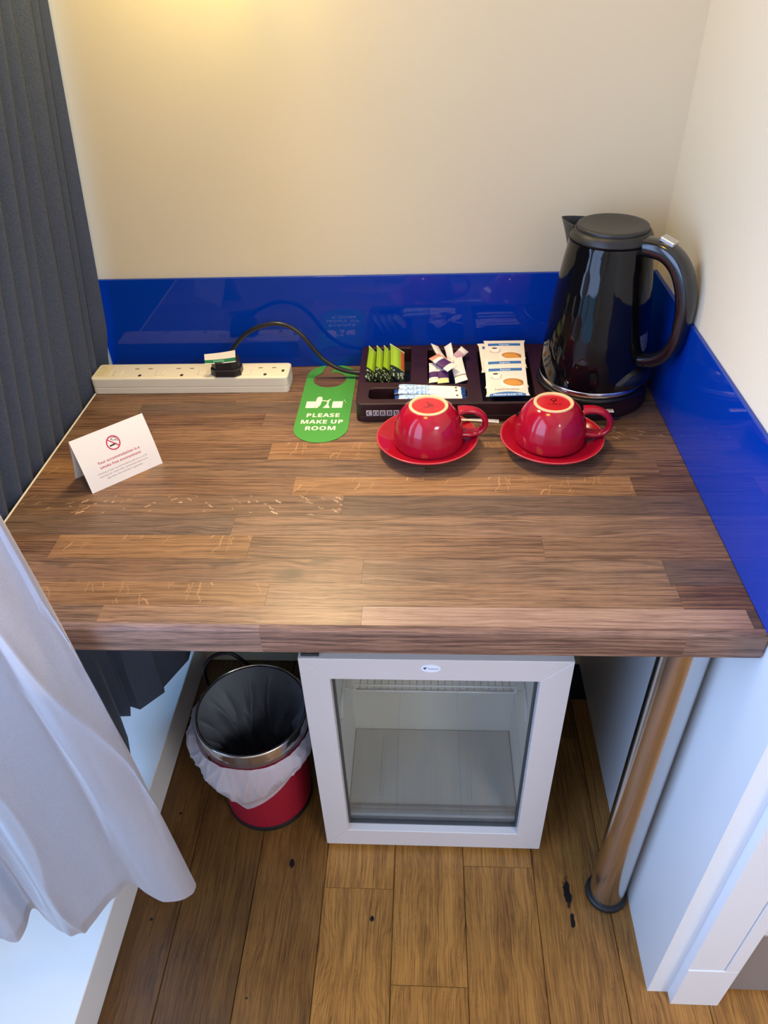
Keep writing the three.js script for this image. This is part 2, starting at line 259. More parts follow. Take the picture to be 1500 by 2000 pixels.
{
  const t = weave([200, 198, 200], [240, 238, 240], 77, 1.6); t.repeat.set(5, 12);
  const voile = M(lin(0.72, 0.7, 0.74), 0.95, { map: t, bumpMap: t, bumpScale: 0.0003, transmission: 0.4, thickness: 0 });
  const c = thing('sheer_curtain', 'pale translucent curtain hanging in soft folds at the desk front corner', 'curtain');
  const hem = [[0.13, 0.618], [0.168, 0.613], [0.19, 0.624], [0.19, 0.64], [0.175, 0.6525], [0.15, 0.655], [0.12, 0.642], [0.089, 0.627], [0.068, 0.645], [0.045, 0.687], [0.027, 0.706], [0.01, 0.7], [-0.02, 0.684], [-0.046, 0.671], [-0.045, 0.7], [-0.055, 0.716], [-0.078, 0.713], [-0.11, 0.69], [-0.14, 0.71], [-0.17, 0.74], [-0.19, 0.72]];
  const hc = new THREE.CatmullRomCurve3(hem.map(([x, z]) => new THREE.Vector3(x, 0, z)));
  const f = (u, v) => {
    const y = 0.215 + v * 2.14, k = Math.pow(clamp((y - 0.22) / 2.1), 0.85), p = hc.getPoint(u);
    const tx = 0.145 - 0.33 * u, tz = 0.64 + 0.018 * Math.sin(u * 30);
    const kk = clamp(k * 1.25), wr = (0.009 * (fbm(u * 14 + y * 1.5, y * 4, 5, 3) - 0.45) + 0.009 * Math.pow(1 - Math.abs(2 * vn(u * 9 - y * 3.5, y * 2.6 + u * 5, 15) - 1), 4) - 0.002) * (1 - v);
    let x = p.x + (tx - p.x) * kk, z = p.z + (tz - p.z) * kk + wr;
    x += y < 1.02 ? 0.009 * Math.sin(Math.PI * (y - 0.22) / 0.8) : 0;
    return [x + wr * 0.5, y + 0.004 * Math.sin(u * 40) * (1 - v), Math.max(0.614, z)];
  };
  const cl = part('cloth', grid(220, 130, f), voile, c);
  part('hem', grid(220, 3, (u, v) => { const q = f(u, v * 0.009); return [q[0] - 0.0012, q[1] + 0.0005, q[2] - 0.0012]; }), M(lin(0.72, 0.68, 0.68), 0.95, { transmission: 0.25, thickness: 0 }), cl);
}

// ------------------------------------------------------------------ mini fridge
{
  const t = thing('mini_fridge', 'small glass-fronted fridge with a silver door frame under the desk', 'fridge');
  const x0 = 0.359, x1 = 0.7527, y0 = 0.0135, y1 = 0.5383, zf = 0.4505;
  const black = M(lin(0.02, 0.024, 0.026), 0.5), liner = M(lin(0.78, 0.78, 0.75), 0.45), silver = M(lin(0.72, 0.68, 0.67), 0.45, { metalness: 0.2 });
  const cz = zf - 0.03;
  part('cabinet', merge([bx(x0, x0 + 0.03, y0 + 0.005, y1, 0.03, cz), bx(x1 - 0.03, x1, y0 + 0.005, y1, 0.03, cz), bx(x0 + 0.03, x1 - 0.03, y1 - 0.03, y1, 0.03, cz), bx(x0 + 0.03, x1 - 0.03, y0 + 0.005, 0.05, 0.03, cz), bx(x0 + 0.03, x1 - 0.03, 0.05, y1 - 0.03, 0.03, 0.2)]), black, t, 'black cabinet body');
  const a0 = x0 + 0.03, a1 = x1 - 0.03, b1 = y1 - 0.03;
  part('inner_liner', merge([bx(a0, a0 + 0.012, 0.05, b1, 0.2, cz - 0.002), bx(a1 - 0.012, a1, 0.05, b1, 0.2, cz - 0.002), bx(a0 + 0.012, a1 - 0.012, b1 - 0.012, b1, 0.2, cz - 0.002), bx(a0 + 0.012, a1 - 0.012, 0.05, b1 - 0.012, 0.2, 0.245), ]), liner, t, 'pale grey interior');
  part('floor_tray', merge([bx(a0 + 0.012, a1 - 0.012, 0.05, 0.085, 0.245, cz - 0.002, 0.004), bx(a0 + 0.07, a0 + 0.074, 0.085, 0.0865, 0.26, 0.4), bx(a1 - 0.1, a1 - 0.096, 0.085, 0.0865, 0.26, 0.4)]), M(lin(0.5, 0.5, 0.49), 0.5), t, 'darker grey floor');
  part('drip_lip', bx(a0 + 0.012, a1 - 0.012, 0.066, 0.0905, cz - 0.008, cz - 0.0005, 0.002), M(lin(0.25, 0.27, 0.28), 0.4), t, 'dark front lip');
  for (const sx of [a0 + 0.014, a1 - 0.014]) part('shelf_rail', tube([[sx, 0.34, 0.26], [sx, 0.345, 0.38], [sx, 0.325, 0.395]], 0.003, 16, 6), liner, t);
  const sh = part('shelf', merge([tube([[0.4215, 0.3395, 0.35], [0.694, 0.3395, 0.35]], 0.0018, 2, 8), tube([[0.4215, 0.3545, 0.35], [0.694, 0.3545, 0.35]], 0.0018, 2, 8), tube([[0.424, 0.3395, 0.35], [0.4205, 0.347, 0.35], [0.424, 0.3545, 0.35]], 0.0018, 8, 8), tube([[0.6915, 0.3395, 0.35], [0.695, 0.347, 0.35], [0.6915, 0.3545, 0.35]], 0.0018, 8, 8), tube([[0.405, 0.336, 0.344], [0.71, 0.336, 0.344]], 0.0018, 2, 8)]), M(lin(0.8, 0.8, 0.8), 0.35), t, 'white wire shelf');
  part('shelf_wires', merge([...Array(22)].map((_, i) => tube([[0.43 + i * 0.0122, 0.354, 0.349], [0.43 + i * 0.0122, 0.34, 0.349], [0.43 + i * 0.0122, 0.338, 0.25]], 0.0009, 6, 5))), M(lin(0.7, 0.7, 0.7), 0.35), sh);
  // door: four mitred frame bars, pane, badge
  const dr = part('door', bx(x0 + 0.004, x1 - 0.004, y0 + 0.003, y0 + 0.0035, cz + 0.001, cz + 0.004), black, t);
  const O = [[x0, y0], [x1, y0], [x1, y1], [x0, y1]], I = [[0.401, 0.0625], [0.7095, 0.0625], [0.7095, 0.4945], [0.401, 0.4945]];
  for (let i = 0; i < 4; i++) {
    const j = (i + 1) % 4, q = [O[i], O[j], I[j], I[i]].map(([a, b]) => new THREE.Vector2(a, b)), c = q.reduce((s, p) => s.add(p), new THREE.Vector2()).multiplyScalar(0.25);
    const s = new THREE.Shape(q.map((p) => p.clone().add(c.clone().sub(p).setLength(0.0012))));
    const g = new THREE.ExtrudeGeometry(s, { depth: 0.0236, bevelEnabled: true, bevelThickness: 0.0012, bevelSize: 0.001, bevelSegments: 2 }); g.translate(0, 0, cz + 0.0052); part('frame_bar', g, silver, dr);
  }
  part('gasket', merge([bx(0.401, 0.405, 0.0625, 0.4945, cz + 0.006, cz + 0.016), bx(0.7055, 0.7095, 0.0625, 0.4945, cz + 0.006, cz + 0.016), bx(0.405, 0.7055, 0.4905, 0.4945, cz + 0.006, cz + 0.016), bx(0.405, 0.7055, 0.0625, 0.0665, cz + 0.006, cz + 0.016)]), M(lin(0.05, 0.055, 0.06), 0.5), dr);
  part('pane', bx(0.404, 0.7065, 0.0655, 0.4915, cz + 0.009, cz + 0.012), new THREE.MeshPhysicalMaterial({ color: lin(0.86, 0.88, 0.87), transmission: 1, thickness: 0, roughness: 0.0, ior: 1.6 }), dr, 'clear glass pane');
  const badge = canvasTex(256, 160, (x, w, h) => {
    x.fillStyle = '#e9eef8'; x.fillRect(0, 0, w, h); x.fillStyle = '#101838'; x.beginPath(); x.moveTo(22, 68); x.quadraticCurveTo(58, 40, 92, 62); x.quadraticCurveTo(66, 66, 58, 74); x.lineTo(66, 104); x.lineTo(52, 98); x.quadraticCurveTo(40, 82, 22, 68); x.fill();
    x.fillStyle = '#2c3c80'; x.font = 'italic bold 34px sans-serif'; x.fillText('Polestar', 92, 94);
  });
  const el = new THREE.Shape(); el.absellipse(0.5502, 0.5208, 0.0142, 0.0078, 0, Math.PI * 2);
  part('badge', planeUV(new THREE.ExtrudeGeometry(el, { depth: 0.001, bevelEnabled: false, curveSegments: 32 }), 'X', 'Y', 0.536, 0.5644, 0.513, 0.5286).translate(0, 0, zf - 0.0002), M(lin(1, 1, 1), 0.3, { map: badge }), dr, 'white oval maker badge');
  part('hinge', merge([bx(x0 + 0.004, x0 + 0.03, y1, y1 + 0.005, cz - 0.03, zf - 0.004, 0.001), new THREE.CylinderGeometry(0.006, 0.006, 0.008, 20).translate(x0 + 0.016, y1 + 0.004, zf - 0.012)]), black, t, 'black top hinge');
  for (const [fx, fz] of [[x0 + 0.03, cz - 0.02], [x1 - 0.03, cz - 0.02], [x0 + 0.03, 0.06], [x1 - 0.03, 0.06]]) part('foot', new THREE.CylinderGeometry(0.014, 0.016, 0.0185, 20).translate(fx, 0.00925, fz), black, t);
  const cord = thing('fridge_cord', 'black cord looping up behind the waste bin', 'cord');
  part('cable', tube([[0.06, 0.01, 0.1], [0.085, 0.12, 0.17], [0.1034, 0.2186, 0.2], [0.1297, 0.2498, 0.2], [0.1614, 0.2564, 0.2], [0.1875, 0.228, 0.2], [0.21, 0.12, 0.15], [0.27, 0.02, 0.1], [0.335, 0.012, 0.03]], 0.004, 80, 8), M(lin(0.012, 0.012, 0.014), 0.5), cord);
}

// ------------------------------------------------------------------ waste bin
{
  const t = thing('waste_bin', 'red metal waste bin lined with a white plastic bag', 'bin', [0.231, 0, 0.339]);
  const ft = dataTex(256, 256, (i, j) => { const v = 200 + 55 * vn(i / 2, j / 2, 8); return [v, v, v]; }); ft.repeat.set(8, 5);
  part('body', lathe([[0, 0.006], [0.082, 0.006], [0.083, 0.012], [0.0965, 0.25], [0.0955, 0.25], [0.081, 0.014], [0, 0.014]], 72), M(lin(0.42, 0.004, 0.028), 0.55, { map: ft, side: THREE.DoubleSide }), t, 'red drum');
  part('foot_ring', lathe([[0, 0], [0.084, 0], [0.0855, 0.004], [0.0845, 0.013], [0.0832, 0.013], [0.082, 0.0062], [0, 0.0062]], 72), M(lin(0.01, 0.01, 0.012), 0.4), t, 'black base ring');
  part('rim_band', lathe([[0.0985, 0.236], [0.1008, 0.237], [0.1015, 0.269], [0.1, 0.272], [0.0978, 0.2708], [0.0975, 0.266], [0.0972, 0.24]], 96), M(lin(0.72, 0.69, 0.64), 0.14, { metalness: 1 }), t, 'polished steel ring');
  const film = (c, tr) => M(c, 0.42, { transmission: tr, thickness: 0, side: THREE.DoubleSide });
  // the bag outside the drum: a slack skirt that hangs to a point at the front
  const ridge = (x, y, q) => Math.pow(1 - Math.abs(2 * vn(x, y, q) - 1), 3);       // sharp creases
  part('bag_skirt', grid(240, 36, (u, v) => {
    const a = u * Math.PI * 2, d = Math.atan2(Math.sin(a - 1.76), Math.cos(a - 1.76)), lo = 0.088 + 0.145 * Math.pow(Math.min(1, Math.abs(d) / 1.9), 1.05);
    const top = 0.2385, y = top + (lo - top) * v, k = Math.cos(a) * 5, l = Math.sin(a) * 5;
    const wr = 0.005 * (ridge(k + v * 1.6, l + v * 2.2, 3) - 0.3) + 0.0025 * ridge(k * 2.1 - v * 3, l * 2.1, 9) + 0.003 * Math.sin(a * 7 + v * 4 + 2 * Math.sin(a * 2));
    const body = 0.083 + 0.0135 * (y - 0.012) / 0.238, bag = (0.016 + 0.006 * Math.max(0, -Math.cos(a))) * Math.sin(Math.PI * Math.min(1, v * 1.02 + 0.1));
    const r = Math.max(body + 0.0015, 0.0995 * (1 - v) + (body + 0.004) * v + bag + wr * Math.sin(Math.PI * Math.min(1, v + 0.1)));
    return [r * Math.cos(a), y, r * Math.sin(a)];
  }), film(lin(0.86, 0.85, 0.93), 0.5), t, 'white translucent bag hanging over the side');
  part('bag_inside_shaded', grid(220, 40, (u, v) => {
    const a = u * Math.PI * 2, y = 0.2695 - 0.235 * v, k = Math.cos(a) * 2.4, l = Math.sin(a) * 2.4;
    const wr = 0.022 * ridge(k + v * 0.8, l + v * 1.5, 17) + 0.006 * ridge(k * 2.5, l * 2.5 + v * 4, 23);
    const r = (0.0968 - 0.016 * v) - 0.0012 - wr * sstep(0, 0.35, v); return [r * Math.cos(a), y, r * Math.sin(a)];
  }), film(lin(0.2, 0.22, 0.25), 0.2), t, 'crumpled inside of the bag, darkened for the shade in the bin');  // same bag as the skirt; the dark film holds the shade inside
}

// ------------------------------------------------------------------ power strip, plug and cord
const ivory = M(lin(0.8, 0.75, 0.62), 0.4), dark = M(lin(0.01, 0.01, 0.012), 0.5);
{
  const t = thing('power_strip', 'long cream four-socket power strip along the back of the desk', 'power strip');
  const sh = new THREE.Shape(), x0 = -0.002, x1 = 0.3215, z0 = 0.045, z1 = 0.0965, c = 0.008;
  sh.moveTo(x0 + c, z0); sh.lineTo(x1 - c, z0); sh.quadraticCurveTo(x1, z0, x1, z0 + c); sh.lineTo(x1, z1 - c); sh.quadraticCurveTo(x1, z1, x1 - c, z1); sh.lineTo(x0 + c, z1); sh.quadraticCurveTo(x0, z1, x0, z1 - c); sh.lineTo(x0, z0 + c); sh.quadraticCurveTo(x0, z0, x0 + c, z0);
  const slab = (h, b) => new THREE.ExtrudeGeometry(sh, { depth: h - 2 * b, bevelEnabled: true, bevelThickness: b, bevelSize: b, bevelOffset: -b, bevelSegments: 3, curveSegments: 6 }).rotateX(Math.PI / 2).translate(0, h - b, 0);
  part('housing', merge([slab(0.011, 0.0012).translate(0, H, 0), slab(0.0175, 0.0025).translate(0, H + 0.0105, 0)]), ivory, t);
  const y = H + 0.028;
  const slotM = M(lin(0.12, 0.1, 0.06), 0.6), holeM = M(lin(0.03, 0.018, 0.01), 0.6), edgeM = M(lin(0.66, 0.6, 0.47), 0.45);
  for (const sx of [0.0785, 0.1478, 0.2188, 0.2842]) {
    const s = part('socket', bx(sx - 0.024, sx + 0.024, y - 0.0004, y + 0.0003, 0.0505, 0.0925, 0.0002), ivory, t);
    if (sx !== 0.2188) { for (const dx of [-0.0112, 0.0112]) part('slot', bx(sx + dx - 0.0035, sx + dx + 0.0035, y + 0.0001, y + 0.0006, 0.0632, 0.0652), slotM, s); part('earth_hole', new THREE.CylinderGeometry(0.0026, 0.0026, 0.0008, 16).scale(1, 1, 1.3).translate(sx, y + 0.0004, 0.0875), holeM, s); }
  }
  for (const sx of [0.041, 0.111, 0.181, 0.252]) { const s = part('switch', bx(sx - 0.008, sx + 0.008, y - 0.001, y + 0.0005, 0.0705, 0.0885, 0.0004), edgeM, t); part('rocker', bx(sx - 0.0066, sx + 0.0066, y - 0.001, y + 0.0022, 0.0718, 0.0872, 0.0012).rotateX(0), ivory, s); }
  part('indicator', bx(0.3095, 0.3135, y - 0.001, y + 0.0012, 0.072, 0.078, 0.0005), M(lin(0.01, 0.09, 0.02), 0.3), t, 'small green indicator');
  const lt = canvasTex(128, 256, (x, w, h) => { x.fillStyle = '#e9ddba'; x.fillRect(0, 0, w, h); x.fillStyle = '#a89872'; x.font = 'bold 20px sans-serif'; ['MAX', '3120W', '13A 250V', 'BS1363', 'FUSED'].forEach((s, i) => x.fillText(s, 14, 45 + i * 44)); });
  part('rating_print', planeUV(bx(0.003, 0.026, y - 0.0002, y + 0.00025, 0.05, 0.09), 'X', 'Z', 0.003, 0.026, 0.09, 0.05), M(lin(1, 1, 1), 0.4, { map: lt }), t);
  const p = thing('power_plug', 'black three-pin plug with a white and green label in the power strip', 'plug');
  const ps = new THREE.Shape(); [[-0.02, -0.012], [0.02, -0.012], [0.0245, -0.004], [0.0245, 0.012], [0.015, 0.019], [-0.013, 0.019], [-0.022, 0.01], [-0.022, -0.006]].forEach(([a, b], i) => (i ? ps.lineTo(a, b) : ps.moveTo(a, b)));
  const layer = (k, h, yy) => new THREE.ExtrudeGeometry(ps, { depth: h - 0.003, bevelEnabled: true, bevelThickness: 0.0015, bevelSize: 0.0015, bevelOffset: -0.0015, bevelSegments: 3 }).scale(k, k, 1).rotateX(Math.PI / 2).translate(0, yy + h - 0.0015, 0);
  const bm = M(lin(0.014, 0.014, 0.018), 0.35);
  part('body', merge([layer(1.06, 0.012, 0), layer(0.94, 0.014, 0.0115)]).translate(0.2205, y + 0.0006, 0.077), bm, p);
  const lab = canvasTex(256, 128, (x, w, h) => { x.fillStyle = '#f1e8d6'; x.fillRect(0, 0, w, h); x.fillStyle = '#1f7a4c'; x.fillRect(0, 78, w, 40); x.fillStyle = '#9fd8b4'; x.font = 'bold 26px sans-serif'; x.fillText('PASSED', 70, 108); });
  part('label', grid(12, 8, (u, v) => [0.1918 + 0.0505 * u, H + 0.0515 + 0.0165 * v - 0.003 * (1 - u) * v + 0.0035 * u * u, 0.0955 - 0.008 * v - 0.0006 * (1 - v)]), M(lin(0.95, 0.95, 0.95), 0.6, { map: lab, side: THREE.DoubleSide }), p, 'white paper label with green band');
  part('cord', tube([[0.2225, H + 0.04, 0.066], [0.2262, H + 0.053, 0.057], [0.2533, 0.8545, 0.05], [0.28, 0.868, 0.05], [0.3056, 0.8721, 0.05], [0.327, 0.866, 0.05], [0.3445, 0.8515, 0.05], [0.3595, 0.83, 0.05], [0.374, 0.8108, 0.05], [0.3979, 0.793, 0.05], [0.42, 0.7862, 0.051], [0.439, 0.7845, 0.052]], 0.0037, 120, 10), M(lin(0.012, 0.012, 0.015), 0.32), p, 'glossy black cord');
}

// ------------------------------------------------------------------ printed cards
{
  const t = thing('door_hanger', 'green door hanger with white lettering flat beside the tray', 'door hanger');
  const s = new THREE.Shape(), cx = 0.3855, r = 0.0412, za = 0.205, zb = 0.043;
  s.moveTo(cx - r, za); s.absarc(cx, za, r, Math.PI, 0, true); s.lineTo(cx + r, zb); s.absarc(cx, zb, r, 0, -Math.PI / 2 + 0.12, true);
  s.lineTo(cx - 0.002, 0.0335); s.absarc(cx - 0.002, 0.055, 0.027, -Math.PI / 2 + 0.25, -Math.PI / 2 + 0.25 + Math.PI * 1.72, false);
  s.lineTo(cx - 0.012, 0.004); s.absarc(cx, zb, r, -Math.PI / 2 - 0.28, -Math.PI, true); s.lineTo(cx - r, za);
  const tex = canvasTex(512, 1600, (x, w, h) => {
    x.fillStyle = '#4b9a42'; x.fillRect(0, 0, w, h); x.fillStyle = '#f6f4e6'; x.strokeStyle = '#f6f4e6';
    const zz = (z) => (z - 0.0) / 0.2465 * h, xx = (v) => (v - (cx - r)) / (2 * r) * w;
    x.font = 'bold 96px sans-serif'; x.textAlign = 'center';
    for (const [s2, z, wd] of [['PLEASE', 0.175, 330], ['MAKE UP', 0.194, 410], ['ROOM', 0.2125, 300]]) { x.save(); x.translate(w / 2 - 4, zz(z)); const m = x.measureText(s2).width; x.scale(wd / m, 1); x.fillText(s2, 0, 0); x.restore(); }
    const b = zz(0.1475), q = zz(0.118);
    x.fillRect(xx(0.3545), zz(0.1275), 90, b - zz(0.1275)); x.fillRect(xx(0.396), zz(0.1275), 100, b - zz(0.1275));
    x.beginPath(); x.ellipse(xx(0.374), q, 28, 34, 0, 0, 7); x.fill(); x.beginPath(); x.moveTo(xx(0.369), q + 20); x.lineTo(xx(0.3785), q + 20); x.lineTo(xx(0.3775), zz(0.138)); x.lineTo(xx(0.3735), b); x.lineTo(xx(0.3695), b); x.closePath(); x.fill();
    x.lineWidth = 16; x.beginPath(); x.moveTo(xx(0.377), q + 42); x.lineTo(xx(0.388), zz(0.1265)); x.lineTo(xx(0.3915), zz(0.121)); x.moveTo(xx(0.3885), zz(0.126)); x.lineTo(xx(0.388), b); x.stroke(); x.beginPath(); x.moveTo(xx(0.388), zz(0.134)); x.lineTo(xx(0.393), b); x.lineTo(xx(0.382), b); x.fill();
    x.beginPath(); x.arc(xx(0.414), zz(0.1245), 7, 0, 7); x.arc(xx(0.4165), zz(0.1305), 6, 0, 7); x.fill();
  });
  const g = planeUV(new THREE.ExtrudeGeometry(s, { depth: 0.0008, bevelEnabled: false, curveSegments: 40 }), 'X', 'Y', cx - r, cx + r, 0.2465, 0.0);
  g.rotateX(Math.PI / 2); g.translate(0, H + 0.0011, 0);
  part('card', g, M(lin(1, 1, 1), 0.38, { map: tex }), t);
}
{
  const t = thing('tent_card', 'white folded tent card with a no-smoking sign on the desk', 'card');
  const A = new THREE.Vector3(0.0946, H + 0.0003, 0.3696), B = new THREE.Vector3(0.1702, H + 0.0003, 0.2971), C = new THREE.Vector3(0.076, H + 0.0715, 0.3515), E = new THREE.Vector3(0.0577, H + 0.0003, 0.3345);
  const tex = canvasTex(1050, 740, (x, w, h) => {
    x.fillStyle = '#f1eeee'; x.fillRect(0, 0, w, h); x.textAlign = 'center';
    x.strokeStyle = '#c3204a'; x.lineWidth = 17; x.beginPath(); x.arc(525, 215, 88, 0, 7); x.stroke();
    x.fillStyle = '#16121a'; x.save(); x.translate(525, 228); x.rotate(-0.06); x.fillRect(-62, 0, 95, 20); x.restore();
    x.strokeStyle = '#16121a'; x.lineWidth = 7; x.beginPath(); x.moveTo(575, 205); x.bezierCurveTo(560, 165, 530, 205, 520, 165); x.bezierCurveTo(500, 175, 515, 140, 545, 150); x.bezierCurveTo(600, 150, 560, 185, 590, 190); x.lineTo(592, 215); x.stroke();
    x.strokeStyle = '#c3204a'; x.lineWidth = 15; x.beginPath(); x.moveTo(465, 155); x.lineTo(585, 275); x.stroke();
    x.fillStyle = '#b0234e'; x.font = 'bold 50px sans-serif'; x.fillText('Your accommodation is a', 525, 415); x.fillText('smoke free environment', 525, 480);
    x.fillStyle = '#8a6470'; x.font = '33px sans-serif'; x.fillText('Smoking in your accommodation will incur a £75', 525, 545); x.fillText('cleaning fee. Green their remarkable Reserve to', 525, 590); x.fillText('cigarettes, this includes e-cigarettes.', 525, 635);
  });
  const panel = (a, b, c, name, mat) => part(name, grid(10, 8, (u, v) => { const k = 0.0012 * Math.sin(Math.PI * v); return [a.x + (b.x - a.x) * u + (c.x - a.x) * v + k, a.y + (c.y - a.y) * v, a.z + (b.z - a.z) * u + (c.z - a.z) * v + k]; }), mat, t);
  panel(A, B, C, 'front_panel', M(lin(0.93, 0.92, 0.93), 0.6, { map: tex, side: THREE.DoubleSide }));
  const E2 = E.clone().add(B).sub(A), top = C.clone(); panel(E, E2, top, 'back_panel', M(lin(0.85, 0.84, 0.82), 0.6, { side: THREE.DoubleSide }));
}

// ------------------------------------------------------------------ hospitality tray and what lies in its wells
const KX = 0.793, KZ = 0.119;
const tray = thing('hospitality_tray', 'dark brown moulded tray with wells and a round end under the kettle', 'tray');
{
  const wz = 0.189, tilt = (g) => { const p = g.attributes.position; for (let i = 0; i < p.count; i++) p.setY(i, H + (p.getY(i) - H) * (1 + 0.26 * (wz - p.getZ(i)) / 0.187)); g.computeVertexNormals(); return g; };
  const out = (k) => { const s = new THREE.Shape(), x0 = 0.4375 + k, z0 = 0.008 + k, z1 = wz - k, c = 0.013, r = 0.0885 - k; s.moveTo(x0 + c, z0); s.lineTo(0.796, z0); s.absarc(0.796, 0.0985, r, -Math.PI / 2, Math.PI / 2, false); s.lineTo(x0 + c, z1); s.quadraticCurveTo(x0, z1, x0, z1 - c); s.lineTo(x0, z0 + c); s.quadraticCurveTo(x0, z0, x0 + c, z0); return s; };
  const hole = (x0, x1, z0, z1, c) => { const s = new THREE.Path(); s.moveTo(x0 + c, z0); s.lineTo(x1 - c, z0); s.quadraticCurveTo(x1, z0, x1, z0 + c); s.lineTo(x1, z1 - c); s.quadraticCurveTo(x1, z1, x1 - c, z1); s.lineTo(x0 + c, z1); s.quadraticCurveTo(x0, z1, x0, z1 - c); s.lineTo(x0, z0 + c); s.quadraticCurveTo(x0, z0, x0 + c, z0); return s; };
  const topS = out(0); const wells = [[0.4535, 0.5185, 0.018, 0.126, 0.005], [0.5455, 0.6055, 0.023, 0.132, 0.005], [0.4565, 0.604, 0.144, 0.174, 0.009], [0.6265, 0.706, 0.03, 0.183, 0.006]];
  for (const w of wells) topS.holes.push(hole(...w));
  const ext = (s, d, b) => new THREE.ExtrudeGeometry(s, { depth: d - 2 * b, bevelEnabled: true, bevelThickness: b, bevelSize: b, bevelOffset: -b, bevelSegments: 3, curveSegments: 24 }).rotateX(Math.PI / 2).translate(0, d - b, 0);
  const br = dataTex(256, 256, (i, j) => mix3([40, 14, 18], [62, 26, 28], vn(i / 3, j / 3, 41) * 0.6 + 0.4 * hash(i, j, 4)));
  const brown = M(lin(0.75, 0.75, 0.8), 0.42, { map: br });
  part('body', tilt(merge([ext(topS, 0.0215, 0.0018).translate(0, H + 0.0095, 0), ext(out(0.0), 0.0095, 0.001).translate(0, H + 0.0006, 0)])), brown, tray);
  part('base_skirt', bx(0.44, 0.83, H, H + 0.004, 0.0135, wz - 0.003, 0.001), M(lin(0.008, 0.008, 0.009), 0.5), tray);
  for (const [x0, x1, z0, z1] of wells) part('well_liner', tilt(bx(x0 - 0.002, x1 + 0.002, H + 0.0092, H + 0.0108, z0 - 0.002, z1 + 0.002)), M(lin(0.006, 0.007, 0.009), 0.45), tray);
  part('kettle_base', lathe([[0, 0], [0.0795, 0], [0.0805, 0.003], [0.0785, 0.0065], [0.03, 0.0075], [0, 0.0075]], 64).translate(KX, H + 0.0337, KZ), M(lin(0.008, 0.008, 0.01), 0.3), tray, 'black round power base');
  const ct = [...'CORBY'];
  ct.forEach((ch, i) => {
    const tx = canvasTex(96, 96, (x, w, h) => { x.fillStyle = '#c9c2c4'; x.fillRect(0, 0, w, h); x.fillStyle = '#1c1014'; x.font = 'bold 92px serif'; x.textAlign = 'center'; x.save(); x.translate(w / 2, 80); x.scale(ch === 'O' || ch === 'C' ? 1.15 : 1.05, 1); x.fillText(ch, 0, 0); x.restore(); });
    const cx = 0.4578 + i * 0.01018, cy = H + 0.0158;
    part('letter_tile', planeUV(bx(cx - 0.0043, cx + 0.0043, cy - 0.0046, cy + 0.0046, wz - 0.001, wz + 0.0006, 0.0003), 'X', 'Y', cx - 0.0043, cx + 0.0043, cy - 0.0046, cy + 0.0046), M(lin(1, 1, 1), 0.35, { map: tx, metalness: 0.2 }), tray);
  });
}
// a filled packet lying in its own x (width) and z (length) with flat crimped ends
function packet(w, l, t, bend = 0, crimp = 0.09) {
  const f = (sgn) => grid(10, 18, (u, v) => { const a = 2 * u - 1, b = 2 * v - 1, e = sstep(1, 1 - crimp * 2.4, Math.abs(b)), h = t * 0.5 * e * Math.sqrt(Math.max(0, 1 - a * a * 0.96)) + 0.00025; const pin = 1 - 0.06 * e; return [a * w / 2 * pin, sgn * h + bend * (b * b + 0.3 * a * b), b * l / 2]; });
  const top = f(1), bot = f(-1); bot.setIndex([...bot.index.array].reverse()); bot.computeVertexNormals(); top.setIndex([...top.index.array].reverse()); top.computeVertexNormals(); bot.setIndex([...bot.index.array].reverse()); bot.computeVertexNormals();
  return [top, bot];
}
function packetThing(name, label, group, w, l, t, mat, bend) {
  const o = thing(name, label, 'sachet', [0, 0, 0], 0, group), [a, b] = packet(w, l, t, bend);
  part('wrapper', merge([a, b]), mat, o); return o;
}
// put a thing so that its -z end is at A and its +z end at B, rolled about its length
function between(o, A, B, roll = 0) {
  const a = new THREE.Vector3(A[0], H + A[1], A[2]), b = new THREE.Vector3(B[0], H + B[1], B[2]), z = b.clone().sub(a).normalize(), x = new THREE.Vector3(0, 1, 0).cross(z).normalize(), y = z.clone().cross(x);
  o.position.copy(a.add(b).multiplyScalar(0.5)); o.quaternion.setFromRotationMatrix(new THREE.Matrix4().makeBasis(x, y, z)).multiply(new THREE.Quaternion().setFromAxisAngle(new THREE.Vector3(0, 0, 1), roll)); return o;
}
{
  const greenT = (k) => canvasTex(128, 320, (x, w, h) => {
    x.fillStyle = '#8fb524'; x.fillRect(0, 0, w, h); x.fillStyle = '#a8c93a'; x.fillRect(20, 0, 40, h * 0.7);
    x.fillStyle = '#c4672c'; x.fillRect(86, 20, 42, h * 0.6); x.fillStyle = '#1d2a1c'; x.fillRect(0, h * 0.68, w, h * 0.32); x.fillStyle = '#b9c6b0';
    for (let i = 0; i < 26; i++) { const a = hash(i, k, 3), b = hash(i, k, 5); x.beginPath(); x.ellipse(a * w, h * (0.7 + 0.28 * b), 3 + 7 * hash(i, k, 7), 2 + 4 * hash(i, k, 8), a * 3, 0, 7); x.fill(); }
    x.fillStyle = '#d8e8b8'; x.fillRect(0, 0, w, 14);
  });
  const S = [[[0.4605, 0.05, 0.0569], [0.4571, 0.031, 0.12]], [[0.4728, 0.051, 0.0537], [0.4724, 0.031, 0.122]], [[0.4844, 0.051, 0.0559], [0.4834, 0.031, 0.121]], [[0.4965, 0.056, 0.0499], [0.4985, 0.034, 0.1235]]];
  const names = ['at the outer end of the row', 'second in the row', 'third in the row', 'beside the empty end of the well'];
  S.forEach(([a, b], i) => { const tx = greenT(i); tx.flipY = false; const o = packetThing('green_sachet', `green sachet leaning in the tray corner well, ${names[i]}`, 'green sachets standing in the corner well', 0.03, 0.071, 0.005, M(lin(1, 1, 1), 0.35, { map: tx }), 0); between(o, a, b, i === 3 ? -0.72 : -0.95); });
}
